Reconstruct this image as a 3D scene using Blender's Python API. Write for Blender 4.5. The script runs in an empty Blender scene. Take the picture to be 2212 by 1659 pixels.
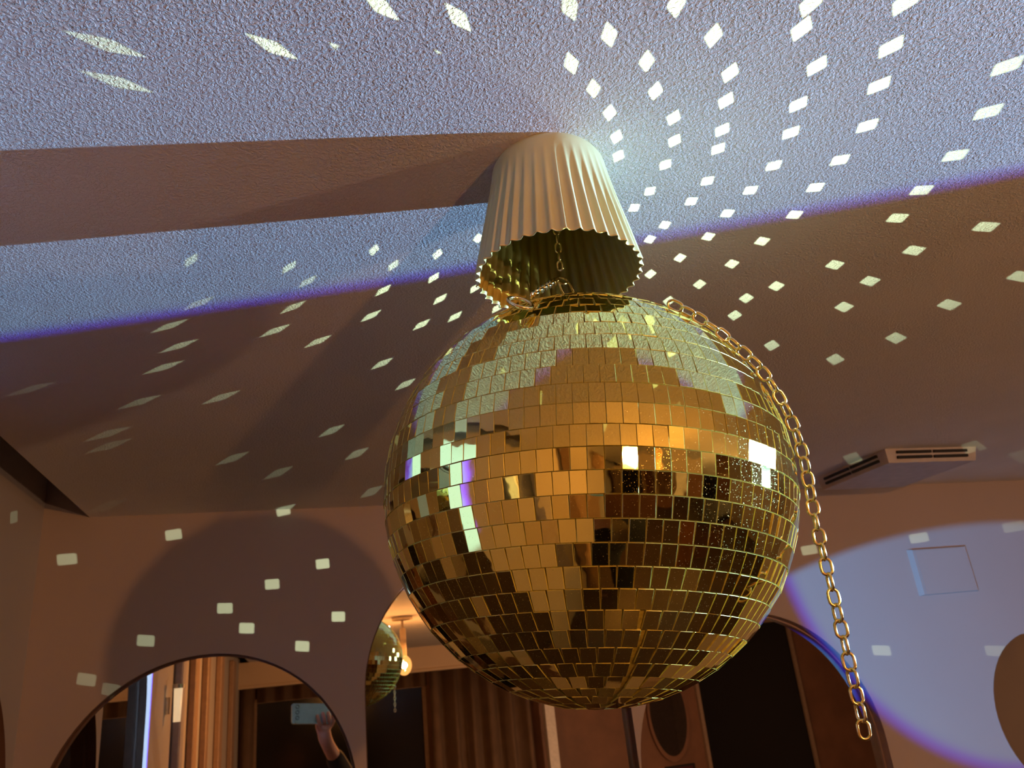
import bpy, bmesh, math, random
from mathutils import Vector, Matrix
random.seed(7)
PI = math.pi
C = bpy.context.scene.collection
sc = bpy.context.scene
ZO = 2.10                                   # height of the camera above the floor

# ------------------------------------------------------------------ camera
IW, IH, F = 2212.0, 1659.0, 1668.74
PITCH, ROLL, YAW = 0.36833, 0.10513, 0.28996
FWD = Vector((0, math.cos(PITCH), math.sin(PITCH)))
U0 = Vector((0, -math.sin(PITCH), math.cos(PITCH))); R0 = Vector((1, 0, 0))
UP = math.cos(ROLL)*U0 + math.sin(ROLL)*R0
RT = math.cos(ROLL)*R0 - math.sin(ROLL)*U0
CAMM = Matrix((RT, UP, -FWD)).transposed()
cam = bpy.data.cameras.new('camera'); camo = bpy.data.objects.new('camera', cam); C.objects.link(camo)
cam.sensor_width = 36.0; cam.lens = F/IW*36.0; cam.clip_start = 0.004; cam.clip_end = 60
camo.matrix_world = Matrix.Translation((0, 0, ZO)) @ CAMM.to_4x4()
cam.dof.use_dof = True; cam.dof.focus_distance = 0.54; cam.dof.aperture_fstop = 19.0
cam.lens_unit = 'MILLIMETERS'
cam.dof.aperture_blades = 0
sc.camera = camo

# ------------------------------------------------------------------ world, exposure
w = bpy.data.worlds.new('world'); sc.world = w; w.use_nodes = True
w.node_tree.nodes['Background'].inputs[0].default_value = (0.010, 0.006, 0.004, 1)
w.node_tree.nodes['Background'].inputs[1].default_value = 1.0
sc.view_settings.view_transform = 'Standard'; sc.view_settings.look = 'None'
sc.view_settings.exposure = 0.06; sc.view_settings.gamma = 1.0; sc.view_settings.use_curve_mapping = False
sc.cycles.max_bounces = 14; sc.cycles.glossy_bounces = 8; sc.cycles.diffuse_bounces = 4
sc.cycles.caustics_reflective = False; sc.cycles.caustics_refractive = False
sc.cycles.sample_clamp_indirect = 3.0

# ------------------------------------------------------------------ geometry frame
H = 0.39216                                  # ceiling above the camera
U = Vector((math.cos(YAW), math.sin(YAW), 0))  # along the mirror wall, to the right
N = Vector((-math.sin(YAW), math.cos(YAW), 0)) # towards the mirror wall
D = 1.72256                                  # plane of the mirrors
D1 = D - 0.03                                # face of the mirror wall
LU = -0.485                                  # left wall
RU = 6.3
FN = -4.2                                    # far wall behind the camera
ZF = -ZO
def W(u, n, z): return U*u + N*n + Vector((0, 0, z))
def ray(x, y): return (RT*((x-IW/2)/F) - UP*((y-IH/2)/F) + FWD).normalized()
def on_ceiling(x, y, z=H):
    d = ray(x, y); return d*(z/d.z)
def on_wall(x, y, n=D1):
    d = ray(x, y); return d*(n/d.dot(N))
def on_left(x, y):
    d = ray(x, y); return d*(LU/d.dot(U))
BALL = Vector((0.04696, 0.57255, 0.12708)); R = 0.15
AX = Vector((0.0938, 0.0521, 1)).normalized()   # the ball hangs tilted by its chain
S1 = Vector((2.40, 0.68, 0.155))               # projector lamp on the right
S2 = Vector((-0.20, 0.25, -0.60))              # second lamp, low on the left
BULB = Vector((0.765, -0.68, 0.145))
FILL_BULB = W(2.5, -1.5, 0.06)  # added fill lamp for the warm room light
FILL_GLOBE = W(3.0, -1.6, -0.93)  # added fill lamp, set low to light the ceiling

# ------------------------------------------------------------------ node helpers
def mat(name):
    m = bpy.data.materials.new(name); m.use_nodes = True
    nt = m.node_tree; return m, nt, nt.nodes['Principled BSDF']
def nd(nt, t, **k):
    n = nt.nodes.new(t)
    for a, b in k.items(): setattr(n, a, b)
    return n
def mathn(nt, op, a, b=None, c=None):
    n = nd(nt, 'ShaderNodeMath', operation=op)
    for i, v in enumerate((a, b, c)):
        if v is None: continue
        if isinstance(v, (int, float)): n.inputs[i].default_value = v
        else: nt.links.new(v, n.inputs[i])
    return n.outputs[0]
def vdot(nt, sock, v):
    n = nd(nt, 'ShaderNodeVectorMath', operation='DOT_PRODUCT')
    nt.links.new(sock, n.inputs[0]); n.inputs[1].default_value = v
    return n.outputs['Value']
def ramp(nt, fac, stops, interp='LINEAR'):
    r = nd(nt, 'ShaderNodeValToRGB'); r.color_ramp.interpolation = interp
    e = r.color_ramp.elements
    while len(e) < len(stops): e.new(0.5)
    for el, (p, c) in zip(e, stops): el.position = p; el.color = (*c, 1) if len(c) == 3 else c
    nt.links.new(fac, r.inputs[0]); return r.outputs[0]
LAV = (0.27, 0.58, 1.0)
FRINGE = [(0.0, (0, 0, 0)), (0.06, (0.06, 0.01, 0.75)), (0.28, (0.05, 0.04, 1.30)), (0.55, (0.16, 0.36, 1.0)), (1.0, LAV)]

# ------------------------------------------------------------------ lamps that throw the two patches of light
def spot(name, loc, tgt, ang, energy, radius):
    l = bpy.data.lights.new(name, 'SPOT'); o = bpy.data.objects.new(name, l); C.objects.link(o)
    o.location = loc; o.rotation_euler = (tgt-loc).to_track_quat('-Z', 'Y').to_euler()
    l.spot_size = ang; l.spot_blend = 0.05; l.energy = energy; l.shadow_soft_size = radius
    l.use_nodes = True
    return o, l.node_tree, l.node_tree.nodes['Emission']
# main projector: the beam grazes the ceiling; its far edge is a chromatic fringe
def dirs(P, S):
    d = P - S; return d.y/(-d.x), d.z/(-d.x)
edge_pts = [dirs(on_ceiling(*q), S1) for q in [(0, 742), (500, 660), (1030, 586), (1390, 525), (1800, 450), (2212, 372)]]
def quadfit(pts):
    import numpy as np
    p = np.array(pts); c = np.polyfit(p[:, 1], p[:, 0], 2); return [float(x) for x in c]
qa, qb, qc = quadfit(edge_pts)
o, nt, em = spot('projector_light', S1, S1 + Vector((-1, -0.12, 0.0)), math.radians(80), 900.0, 0.007)
g = nd(nt, 'ShaderNodeNewGeometry')
dx = vdot(nt, g.outputs['Incoming'], (-1, 0, 0)); dy = vdot(nt, g.outputs['Incoming'], (0, 1, 0)); dz = vdot(nt, g.outputs['Incoming'], (0, 0, 1))
a_ = mathn(nt, 'DIVIDE', dy, dx); e_ = mathn(nt, 'DIVIDE', dz, dx)
ec = mathn(nt, 'MAXIMUM', e_, min(p[1] for p in edge_pts)*0.9)
f_ = mathn(nt, 'ADD', mathn(nt, 'MULTIPLY', mathn(nt, 'ADD', mathn(nt, 'MULTIPLY', ec, qa), qb), ec), qc)
t_ = mathn(nt, 'DIVIDE', mathn(nt, 'SUBTRACT', f_, a_), 0.0095)
colr = ramp(nt, t_, FRINGE)
# near edge of the low part of the beam (it ends on the left wall)
PL = Vector((-0.49, 0.215, 0.2)); aL, _ = dirs(PL, S1)
eL = dirs(W(LU, 0.5, H), S1)[1]
low = mathn(nt, 'LESS_THAN', e_, eL*0.98)
tn = mathn(nt, 'DIVIDE', mathn(nt, 'SUBTRACT', a_, aL), 0.010)
col2 = ramp(nt, tn, [(p, tuple(c_/l_ for c_, l_ in zip(c, LAV))) for p, c in FRINGE])
mx = nd(nt, 'ShaderNodeMix', data_type='RGBA', blend_type='MULTIPLY'); mx.inputs[0].default_value = 1.0
nt.links.new(colr, mx.inputs[6]); nt.links.new(col2, mx.inputs[7])
nt.links.new(mx.outputs[2], em.inputs[0])
# flatter profile: brighter towards the top of the beam's throw, dimmer below
prof = mathn(nt, 'POWER', mathn(nt, 'DIVIDE', 0.09, mathn(nt, 'MAXIMUM', e_, 0.03)), 1.3)
lowp = mathn(nt, 'SMOOTH_MIN', 1.0, 1.0)
isup = mathn(nt, 'GREATER_THAN', e_, eL*0.98)
stn = mathn(nt, 'ADD', mathn(nt, 'MULTIPLY', prof, isup), mathn(nt, 'MULTIPLY', mathn(nt, 'SUBTRACT', 1.0, isup), 1.5))
# the beam does not reach steeply up or down
cut = nd(nt, 'ShaderNodeMapRange', clamp=True); nt.links.new(e_, cut.inputs[0])
cut.inputs[1].default_value = -0.105; cut.inputs[2].default_value = -0.090; cut.inputs[3].default_value = 0.0; cut.inputs[4].default_value = 1.0
# added boost along the beam's near side, for bounce light off the left wall
rim = nd(nt, 'ShaderNodeMapRange', clamp=True); nt.links.new(a_, rim.inputs[0])
rim.inputs[1].default_value = -0.116; rim.inputs[2].default_value = -0.126; rim.inputs[3].default_value = 0.0; rim.inputs[4].default_value = 9.5
stn = mathn(nt, 'ADD', stn, mathn(nt, 'MULTIPLY', rim.outputs[0], mathn(nt, 'SUBTRACT', 1.0, isup)))
nt.links.new(mathn(nt, 'MULTIPLY', stn, cut.outputs[0]), em.inputs[1])

# second lamp: a disc of light on the right of the mirror wall
PC = W(1.75, D1, 0.30)
o, nt, em = spot('second_projector_light', S2, PC, math.radians(60), 200.0, 0.01)
g = nd(nt, 'ShaderNodeNewGeometry'); I = g.outputs['Incoming']
dn = vdot(nt, I, N); du = vdot(nt, I, U); dz = vdot(nt, I, (0, 0, 1))
k = D1 - S2.dot(N)
uu = mathn(nt, 'ADD', mathn(nt, 'MULTIPLY', mathn(nt, 'DIVIDE', du, dn), k), S2.dot(U))
zz = mathn(nt, 'ADD', mathn(nt, 'MULTIPLY', mathn(nt, 'DIVIDE', dz, dn), k), S2.z)
a1 = mathn(nt, 'SUBTRACT', uu, 1.75); b1 = mathn(nt, 'SUBTRACT', zz, 0.30)
rr = mathn(nt, 'SQRT', mathn(nt, 'ADD', mathn(nt, 'MULTIPLY', a1, a1), mathn(nt, 'MULTIPLY', b1, b1)))
col = ramp(nt, mathn(nt, 'DIVIDE', mathn(nt, 'SUBTRACT', 0.632, rr), 0.043), [(0.0, (0, 0, 0)), (0.10, (0.015, 0.0, 0.45)), (0.34, (0.01, 0.01, 1.25)), (0.60, (0.02, 0.22, 1.15)), (1.0, (0.09, 0.48, 1.0))])
u8 = mathn(nt, 'SUBTRACT', uu, 1.8)
top = mathn(nt, 'SUBTRACT', 0.283, mathn(nt, 'MULTIPLY', mathn(nt, 'MULTIPLY', u8, u8), 0.235))
mr = nd(nt, 'ShaderNodeMapRange', clamp=True, interpolation_type='SMOOTHSTEP')
nt.links.new(mathn(nt, 'SUBTRACT', top, zz), mr.inputs[0])
mr.inputs[1].default_value = 0.0; mr.inputs[2].default_value = 0.010; mr.inputs[3].default_value = 0.0; mr.inputs[4].default_value = 1.0
fw = mathn(nt, 'GREATER_THAN', dn, 0.1)
nt.links.new(col, em.inputs[0]); nt.links.new(mathn(nt, 'MULTIPLY', mr.outputs[0], fw), em.inputs[1])

# warm light from the pendant behind the photographer, plus two added fill lamps
def point(name, loc, energy, colr, rad):
    l = bpy.data.lights.new(name, 'POINT'); o = bpy.data.objects.new(name, l); C.objects.link(o)
    o.location = loc; l.energy = energy; l.color = colr; l.shadow_soft_size = rad
WARM = (1.0, 0.50, 0.19)
point('pendant_light', BULB, 70.0, WARM, 0.015)
point('pendant_light', FILL_BULB, 20.0, WARM, 0.015)
point('fill_globe_light', FILL_GLOBE, 104.0, (1.0, 0.64, 0.42), 0.06)

# the projector's light scattered back by the lit shoulder of the ball (its unresolved glitter)
point('ball_scatter_light', BALL + Vector((0.74, -0.12, 0.66)).normalized()*(R+0.012), 0.14, (0.88, 1.0, 0.80), 0.006)

# ------------------------------------------------------------------ materials
def plaster(name, col, bump=0.0, scale=260, rough=0.85):
    m, nt, b = mat(name)
    b.inputs['Roughness'].default_value = rough
    tc = nd(nt, 'ShaderNodeTexCoord')
    n1 = nd(nt, 'ShaderNodeTexNoise'); n1.inputs['Scale'].default_value = 3.0; n1.inputs['Detail'].default_value = 3
    nt.links.new(tc.outputs['Object'], n1.inputs['Vector'])
    c = ramp(nt, n1.outputs[0], [(0.3, tuple(x*0.95 for x in col)), (0.7, col)])
    nt.links.new(c, b.inputs['Base Color'])
    if bump > 0:
        n2 = nd(nt, 'ShaderNodeTexNoise'); n2.inputs['Scale'].default_value = scale; n2.inputs['Detail'].default_value = 2.5
        n2.inputs['Roughness'].default_value = 0.55; n2.inputs['Distortion'].default_value = 0.6
        nt.links.new(tc.outputs['Object'], n2.inputs['Vector'])
        n3 = nd(nt, 'ShaderNodeTexNoise'); n3.inputs['Scale'].default_value = 9.0; n3.inputs['Detail'].default_value = 2
        nt.links.new(tc.outputs['Object'], n3.inputs['Vector'])
        msk = nd(nt, 'ShaderNodeMapRange', clamp=True); nt.links.new(n3.outputs[0], msk.inputs[0])
        msk.inputs[1].default_value = 0.36; msk.inputs[2].default_value = 0.56; msk.inputs[3].default_value = 0.45; msk.inputs[4].default_value = 1.0
        hgt = ramp(nt, n2.outputs[0], [(0.42, (0, 0, 0)), (0.62, (1, 1, 1))], 'EASE')
        h2 = mathn(nt, 'MULTIPLY', hgt, msk.outputs[0])
        bp = nd(nt, 'ShaderNodeBump'); bp.inputs['Strength'].default_value = 1.0; bp.inputs['Distance'].default_value = bump
        nt.links.new(h2, bp.inputs['Height']); nt.links.new(bp.outputs[0], b.inputs['Normal'])
    return m
def simple(name, col, rough=0.5, metal=0.0, var=0.12, scale=40, emit=None, es=0.0, spec=0.5):
    m, nt, b = mat(name)
    tc = nd(nt, 'ShaderNodeTexCoord'); n1 = nd(nt, 'ShaderNodeTexNoise'); n1.inputs['Scale'].default_value = scale
    n1.inputs['Detail'].default_value = 3
    nt.links.new(tc.outputs['Object'], n1.inputs['Vector'])
    c = ramp(nt, n1.outputs[0], [(0.3, tuple(x*(1-var) for x in col)), (0.7, tuple(min(1, x*(1+var*0.5)) for x in col))])
    nt.links.new(c, b.inputs['Base Color'])
    b.inputs['Roughness'].default_value = rough; b.inputs['Metallic'].default_value = metal
    b.inputs['Specular IOR Level'].default_value = spec
    if emit: b.inputs['Emission Color'].default_value = (*emit, 1); b.inputs['Emission Strength'].default_value = es
    return m
M_ceil = plaster('ceiling_plaster', (0.80, 0.77, 0.76), 0.0007, 400)
M_wall = plaster('wall_paint', (0.45, 0.38, 0.37))
M_lwall = plaster('left_wall_paint', (0.50, 0.46, 0.45))
M_jamb = simple('arch_reveal', (0.50, 0.35, 0.30), 0.7)
M_jambd = simple('arch_reveal_shaded', (0.13, 0.06, 0.04), 0.7)  # shaded twin of the reveal paint, shade put into the colour
M_mirror, _nt, _b = mat('wall_mirror'); _b.inputs['Metallic'].default_value = 1; _b.inputs['Roughness'].default_value = 0.0
_b.inputs['Base Color'].default_value = (0.80, 0.76, 0.70, 1)
M_floor = simple('floor_stone', (0.07, 0.045, 0.035), 0.35, 0, 0.3, 3)
M_white = simple('white_plastic', (0.75, 0.70, 0.68), 0.45)
M_vent = simple('vent_plastic', (0.50, 0.44, 0.42), 0.5)
M_dark = simple('dark_slot', (0.015, 0.012, 0.012), 0.8)
M_black = simple('black_glass', (0.006, 0.006, 0.007), 0.15)
M_curtain = simple('curtain_cloth', (0.36, 0.24, 0.17), 0.9, 0, 0.15, 8)
M_brown = simple('brown_panel', (0.20, 0.09, 0.05), 0.6, 0, 0.2, 5)
M_chrome = simple('chrome', (0.8, 0.8, 0.78), 0.15, 1.0)
def glow_glass(name, tint, em, st, mix):
    m = bpy.data.materials.new(name); m.use_nodes = True; nt = m.node_tree; nt.nodes.remove(nt.nodes['Principled BSDF'])
    tr = nd(nt, 'ShaderNodeBsdfTransparent'); tr.inputs[0].default_value = (*tint, 1)
    e = nd(nt, 'ShaderNodeEmission'); e.inputs[0].default_value = (*em, 1); e.inputs[1].default_value = st
    mxs = nd(nt, 'ShaderNodeMixShader'); mxs.inputs[0].default_value = mix
    nt.links.new(tr.outputs[0], mxs.inputs[1]); nt.links.new(e.outputs[0], mxs.inputs[2]); nt.links.new(mxs.outputs[0], nt.nodes['Material Output'].inputs[0])
    return m
M_bulb = glow_glass('bulb_glow', (1.0, 0.80, 0.52), (1.0, 0.46, 0.13), 2.2, 0.5)
M_fil = simple('filament', (1, 0.9, 0.7), 0.5, emit=(1.0, 0.80, 0.45), es=60)
M_lens = simple('lamp_lens', (0.9, 0.9, 1), 0.2, emit=(0.82, 0.92, 1.0), es=45)

# mirror tile: gold mirror film, faint ripple, dust specks
M_tile, nt, b = mat('gold_mirror')
b.inputs['Metallic'].default_value = 1.0
tc = nd(nt, 'ShaderNodeTexCoord'); ge = nd(nt, 'ShaderNodeNewGeometry'); oi = nd(nt, 'ShaderNodeObjectInfo')
n1 = nd(nt, 'ShaderNodeTexNoise'); n1.inputs['Scale'].default_value = 1700; n1.inputs['Detail'].default_value = 1
nt.links.new(ge.outputs['Position'], n1.inputs['Vector'])
rg = nd(nt, 'ShaderNodeMapRange', clamp=True); nt.links.new(n1.outputs[0], rg.inputs[0])
rg.inputs[1].default_value = 0.70; rg.inputs[2].default_value = 0.77; rg.inputs[3].default_value = 0.022; rg.inputs[4].default_value = 0.42
nt.links.new(rg.outputs[0], b.inputs['Roughness'])
n2 = nd(nt, 'ShaderNodeTexNoise'); n2.inputs['Scale'].default_value = 14
nt.links.new(ge.outputs['Position'], n2.inputs['Vector'])
nt.links.new(ramp(nt, n2.outputs[0], [(0.3, (1.0, 0.92, 0.30)), (0.7, (1.0, 0.97, 0.37))]), b.inputs['Base Color'])
n3 = nd(nt, 'ShaderNodeTexNoise'); n3.inputs['Scale'].default_value = 90; n3.inputs['Detail'].default_value = 1
nt.links.new(ge.outputs['Position'], n3.inputs['Vector'])
bp = nd(nt, 'ShaderNodeBump'); bp.inputs['Strength'].default_value = 0.5; bp.inputs['Distance'].default_value = 0.00008
nt.links.new(n3.outputs[0], bp.inputs['Height']); nt.links.new(bp.outputs[0], b.inputs['Normal'])
M_side = simple('tile_edge', (0.70, 0.62, 0.12), 0.35, 0.25, 0.25, 300)
M_grout = simple('ball_shell', (0.46, 0.39, 0.07), 0.40, 0.25, 0.35, 400)
M_gold = simple('gold_plated_wire', (1.0, 0.80, 0.40), 0.18, 1.0, 0.1, 90)
M_canopy, nt, b = mat('cream_lacquer'); b.inputs['Base Color'].default_value = (0.60, 0.53, 0.30, 1); b.inputs['Roughness'].default_value = 0.34
tc = nd(nt, 'ShaderNodeTexCoord'); n1 = nd(nt, 'ShaderNodeTexNoise'); n1.inputs['Scale'].default_value = 25
nt.links.new(tc.outputs['Object'], n1.inputs['Vector'])
nt.links.new(ramp(nt, n1.outputs[0], [(0.3, (0.48, 0.46, 0.23)), (0.7, (0.53, 0.51, 0.27))]), b.inputs['Base Color'])
M_caninside = simple('canopy_inside', (0.50, 0.42, 0.12), 0.45)

# ------------------------------------------------------------------ object helpers
def obj(name, bm, m, parent=None, smooth=False, loc=None, mats=None):
    me = bpy.data.meshes.new(name); bm.to_mesh(me); bm.free()
    for mm in (mats or [m]): me.materials.append(mm)
    if smooth:
        for p in me.polygons: p.use_smooth = True
    o = bpy.data.objects.new(name, me); C.objects.link(o)
    if parent: o.parent = parent
    if loc is not None: o.location = loc
    return o
def tag(o, label=None, cat=None, group=None, kind=None):
    if label: o['label'] = label
    if cat: o['category'] = cat
    if group: o['group'] = group
    if kind: o['kind'] = kind
    return o
def empty(name, loc, label, cat, group=None):
    o = bpy.data.objects.new(name, None); C.objects.link(o); o.location = loc; o.empty_display_size = 0.02
    return tag(o, label, cat, group)
ROOM = Matrix((U, N, Vector((0, 0, 1)))).transposed().to_4x4()
def box(bm, lo, hi, M=ROOM, mi=0, bev=0.0):
    c = [(lo[i]+hi[i])/2 for i in range(3)]; s = [abs(hi[i]-lo[i]) for i in range(3)]
    r = bmesh.ops.create_cube(bm, size=1.0, matrix=M @ Matrix.Translation(c) @ Matrix.Diagonal((*s, 1)))
    fs = set(f for v in r['verts'] for f in v.link_faces)
    for f in fs: f.material_index = mi
    if bev > 0:
        es = list(set(e for v in r['verts'] for e in v.link_edges))
        bmesh.ops.bevel(bm, geom=es, offset=bev, segments=1, affect='EDGES')
def tube(bm, pts, rad, seg=8, closed=False, mi=0):
    """tube along points; rad a number or list"""
    n = len(pts); rings = []
    up = Vector((0.0, 0.0, 1.0)); prev = None
    for i, p in enumerate(pts):
        if closed: t = pts[(i+1) % n] - pts[i-1]
        else: t = pts[min(i+1, n-1)] - pts[max(i-1, 0)]
        t = t.normalized()
        if prev is None:
            a = t.cross(up)
            if a.length < 1e-3: a = t.cross(Vector((1, 0, 0)))
            a.normalize()
        else:
            a = (prev - t*prev.dot(t)).normalized()
        prev = a; bvec = t.cross(a)
        r = rad[i] if isinstance(rad, (list, tuple)) else rad
        rings.append([bm.verts.new(p + a*math.cos(2*PI*k/seg)*r + bvec*math.sin(2*PI*k/seg)*r) for k in range(seg)])
    m = n if closed else n-1
    for i in range(m):
        A, B = rings[i], rings[(i+1) % n]
        off = 0
        if closed and i == n-1:
            off = min(range(seg), key=lambda s: (A[0].co-B[s].co).length)
        for k in range(seg):
            f = bm.faces.new((A[k], A[(k+1) % seg], B[(k+1+off) % seg], B[(k+off) % seg])); f.material_index = mi
    if not closed:
        for rg_, fl in ((rings[0], True), (rings[-1], False)):
            f = bm.faces.new(list(reversed(rg_)) if fl else rg_); f.material_index = mi
def lathe(bm, prof, seg=32, M=Matrix(), mi=0):
    rings = []
    for r, z in prof:
        if r < 1e-6: rings.append([bm.verts.new(M @ Vector((0, 0, z)))])
        else: rings.append([bm.verts.new(M @ Vector((r*math.cos(2*PI*k/seg), r*math.sin(2*PI*k/seg), z))) for k in range(seg)])
    for A, B in zip(rings, rings[1:]):
        for k in range(seg):
            k2 = (k+1) % seg
            if len(A) == 1 and len(B) == 1: continue
            if len(A) == 1: f = bm.faces.new((A[0], B[k2], B[k]))
            elif len(B) == 1: f = bm.faces.new((A[k], A[k2], B[0]))
            else: f = bm.faces.new((A[k], A[k2], B[k2], B[k]))
            f.material_index = mi

# ------------------------------------------------------------------ the room
bm = bmesh.new(); box(bm, (-0.402, FN-0.1, H), (RU+0.1, D+0.1, H+0.08)); tag(obj('ceiling', bm, M_ceil), kind='structure')
bm = bmesh.new(); box(bm, (LU-0.2, FN-0.1, H+0.16), (-0.30, D+0.1, H+0.2)); tag(obj('trim_1', bm, M_lwall), kind='structure')
bm = bmesh.new(); box(bm, (LU-0.1, FN-0.1, ZF-0.1), (RU+0.1, D+0.1, ZF)); tag(obj('floor', bm, M_floor), kind='structure')
bm = bmesh.new(); box(bm, (RU, FN-0.1, ZF), (RU+0.1, D+0.1, H)); tag(obj('wall_right', bm, M_wall), kind='structure')
bm = bmesh.new(); box(bm, (LU-0.1, FN-0.1, ZF), (RU+0.1, FN, H+0.16)); tag(obj('wall_behind', bm, M_brown), kind='structure')

def arch_outline(c, cz, r, zb, seg=48):
    """closed outline, counter-clockwise seen from the room, in (a, z)"""
    pts = [(c - r, zb)]
    for i in range(seg+1):
        t = PI - PI*i/seg; pts.append((c + r*math.cos(t), cz + r*math.sin(t)))
    pts.append((c + r, zb)); return pts
def circle_outline(c, cz, r, seg=56):
    return [(c + r*math.cos(2*PI*i/seg), cz + r*math.sin(2*PI*i/seg)) for i in range(seg)]
def wall_with_holes(name, a0, a1, z0, z1, holes, place, depth, m, mj, mj2=None, nd_=99):
    """wall face with openings; place(a, t, z): t=0 room face, t=depth the recess' back"""
    bm = bmesh.new(); edges = []
    def loop(pts):
        vs = [bm.verts.new(place(a, 0, z)) for a, z in pts]
        return [bm.edges.new((vs[i], vs[(i+1) % len(vs)])) for i in range(len(vs))], vs
    e, _ = loop([(a0, z0), (a1, z0), (a1, z1), (a0, z1)]); edges += e
    hv = []
    for h in holes:
        e, vs = loop(h); edges += e; hv.append(vs)
    bmesh.ops.triangle_fill(bm, use_beauty=True, use_dissolve=False, edges=edges)
    for hi, (h, vs) in enumerate(zip(holes, hv)):
        bk = [bm.verts.new(place(a, depth, z)) for a, z in h]
        for i in range(len(h)):
            j = (i+1) % len(h)
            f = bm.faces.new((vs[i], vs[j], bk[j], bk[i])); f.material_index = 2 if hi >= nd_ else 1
    bmesh.ops.recalc_face_normals(bm, faces=bm.faces)
    return tag(obj(name, bm, None, mats=[m, mj, mj2 or mj]), kind='structure')
ARCH = [(-0.168, -0.168, 0.280), (0.413, 0.010, 0.283), (1.008, -0.207, 0.308)]
ZB = -1.65
holes = [arch_outline(c, cz, r, ZB) for c, cz, r in ARCH] + [circle_outline(1.835, -0.195, 0.19)]
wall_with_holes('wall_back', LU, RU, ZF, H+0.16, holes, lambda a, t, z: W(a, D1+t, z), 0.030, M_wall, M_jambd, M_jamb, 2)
LARCH = arch_outline(1.385, -0.145, 0.285, ZB)
LARCH2 = arch_outline(0.762, 0.030, 0.318, ZB)
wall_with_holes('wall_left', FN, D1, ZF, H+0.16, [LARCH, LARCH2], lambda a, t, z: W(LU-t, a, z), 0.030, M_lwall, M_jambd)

labs = ['tall arched wall mirror at the left, showing curtains and the raised phone',
        'largest arched wall mirror, mostly hidden behind the gold disco ball',
        'arched wall mirror under the loose chain, right of the disco ball',
        'round wall mirror cut off by the right edge']
def mirror(pts, place, label, grp, depth, strip=None):
    t = empty('wall_mirror', place(sum(p[0] for p in pts)/len(pts), depth, min(p[1] for p in pts)), label, 'mirror', grp)
    o0 = t.location.copy()
    bm = bmesh.new()
    a = [bm.verts.new(place(x, depth-0.001, z)-o0) for x, z in pts]; b_ = [bm.verts.new(place(x, depth+0.004, z)-o0) for x, z in pts]
    bm.faces.new(a); bm.faces.new(list(reversed(b_)))
    for i in range(len(pts)):
        j = (i+1) % len(pts); bm.faces.new((a[j], a[i], b_[i], b_[j]))
    bmesh.ops.recalc_face_normals(bm, faces=bm.faces)
    obj('mirror_glass', bm, M_mirror, t)
    # thin bronze edge strip lying inside the reveal
    bm = bmesh.new(); n = len(pts)
    cx = sum(p[0] for p in pts)/n; cz = sum(p[1] for p in pts)/n
    def inset(p, d):
        v = Vector((p[0]-cx, p[1]-cz)); l = v.length; v = v*(1-d/l); return (cx+v.x, cz+v.y)
    q = [[bm.verts.new(place(*(lambda s: (s[0], tt, s[1]))(inset(p, dd)))-o0) for p in pts] for dd, tt in ((0.0008, depth-0.001), (0.0008, depth-0.007), (0.004, depth-0.007), (0.004, depth-0.001))]
    for k in range(3):
        for i in range(n):
            j = (i+1) % n; bm.faces.new((q[k][i], q[k][j], q[k+1][j], q[k+1][i]))
    bmesh.ops.recalc_face_normals(bm, faces=bm.faces)
    obj('edge_strip', bm, strip or M_bronze, t)
M_bronze = simple('bronze_strip', (0.12, 0.06, 0.045), 0.5, 0.0)
for k_, (h, l) in enumerate(zip(holes, labs)):
    mirror(h, lambda a, t, z: W(a, D1+t, z), l, None, 0.030, M_jamb if k_ > 1 else None)
mirror(LARCH, lambda a, t, z: W(LU-t, a, z), 'arched mirror on the left wall, only its rim curve showing at the left edge', None, 0.030)
mirror(LARCH2, lambda a, t, z: W(LU-t, a, z), 'second arched mirror on the left wall, seen edge-on inside the left arched mirror', None, 0.030)

# far wall: bulkhead, curtains, dark windows, panels (seen in the mirrors and in the ball)
ZC = 0.20
bm = bmesh.new(); box(bm, (LU, FN, ZC), (3.70, FN+0.25, H)); box(bm, (LU, FN, ZC-0.02), (3.70, FN+0.265, ZC)); tag(obj('trim_2', bm, plaster('bulkhead_paint', (0.75, 0.60, 0.45))), kind='structure')
def curtain(u0, u1, z0, z1, label, n0=FN+0.12, pitch=0.17, axis='n'):
    bm = bmesh.new(); cols = max(8, int((u1-u0)/pitch*10)); V = []
    for i in range(cols+1):
        a = u0+(u1-u0)*i/cols; d = 0.060*math.sin(2*PI*(a-u0)/pitch) + 0.012*math.sin(2*PI*(a-u0)/pitch*2.3+1)
        V.append([bm.verts.new(W(a, n0+d, z)) for z in (z0, (z0+z1)/2, z1)])
    for i in range(cols):
        for j in range(2): bm.faces.new((V[i][j], V[i+1][j], V[i+1][j+1], V[i][j+1]))
    r = bmesh.ops.solidify(bm, geom=bm.faces[:], thickness=0.004)
    o = obj('curtain', bm, M_curtain, smooth=True); tag(o, label, 'curtain', 'curtains between the dark windows'); return o
def window(i, u0, u1, z0, z1, n0=FN):
    bm = bmesh.new(); box(bm, (u0, n0, z0), (u1, n0+0.02, z1))
    o = tag(obj('window_%d' % i, bm, M_black), kind='structure')
    bm = bmesh.new(); t = 0.035
    for lo, hi in (((u0-t, n0, z1), (u1+t, n0+0.05, z1+t)), ((u0-t, n0, z0-t), (u1+t, n0+0.05, z0)), ((u0-t, n0, z0), (u0, n0+0.05, z1)), ((u1, n0, z0), (u1+t, n0+0.05, z1))):
        box(bm, lo, hi)
    obj('window_frame', bm, simple('window_frame_paint', (0.30, 0.20, 0.14), 0.6), o)
window(1, -0.34, 1.10, -1.7, 0.055)
window(2, 3.88, 5.02, -1.7, 0.34)
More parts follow.
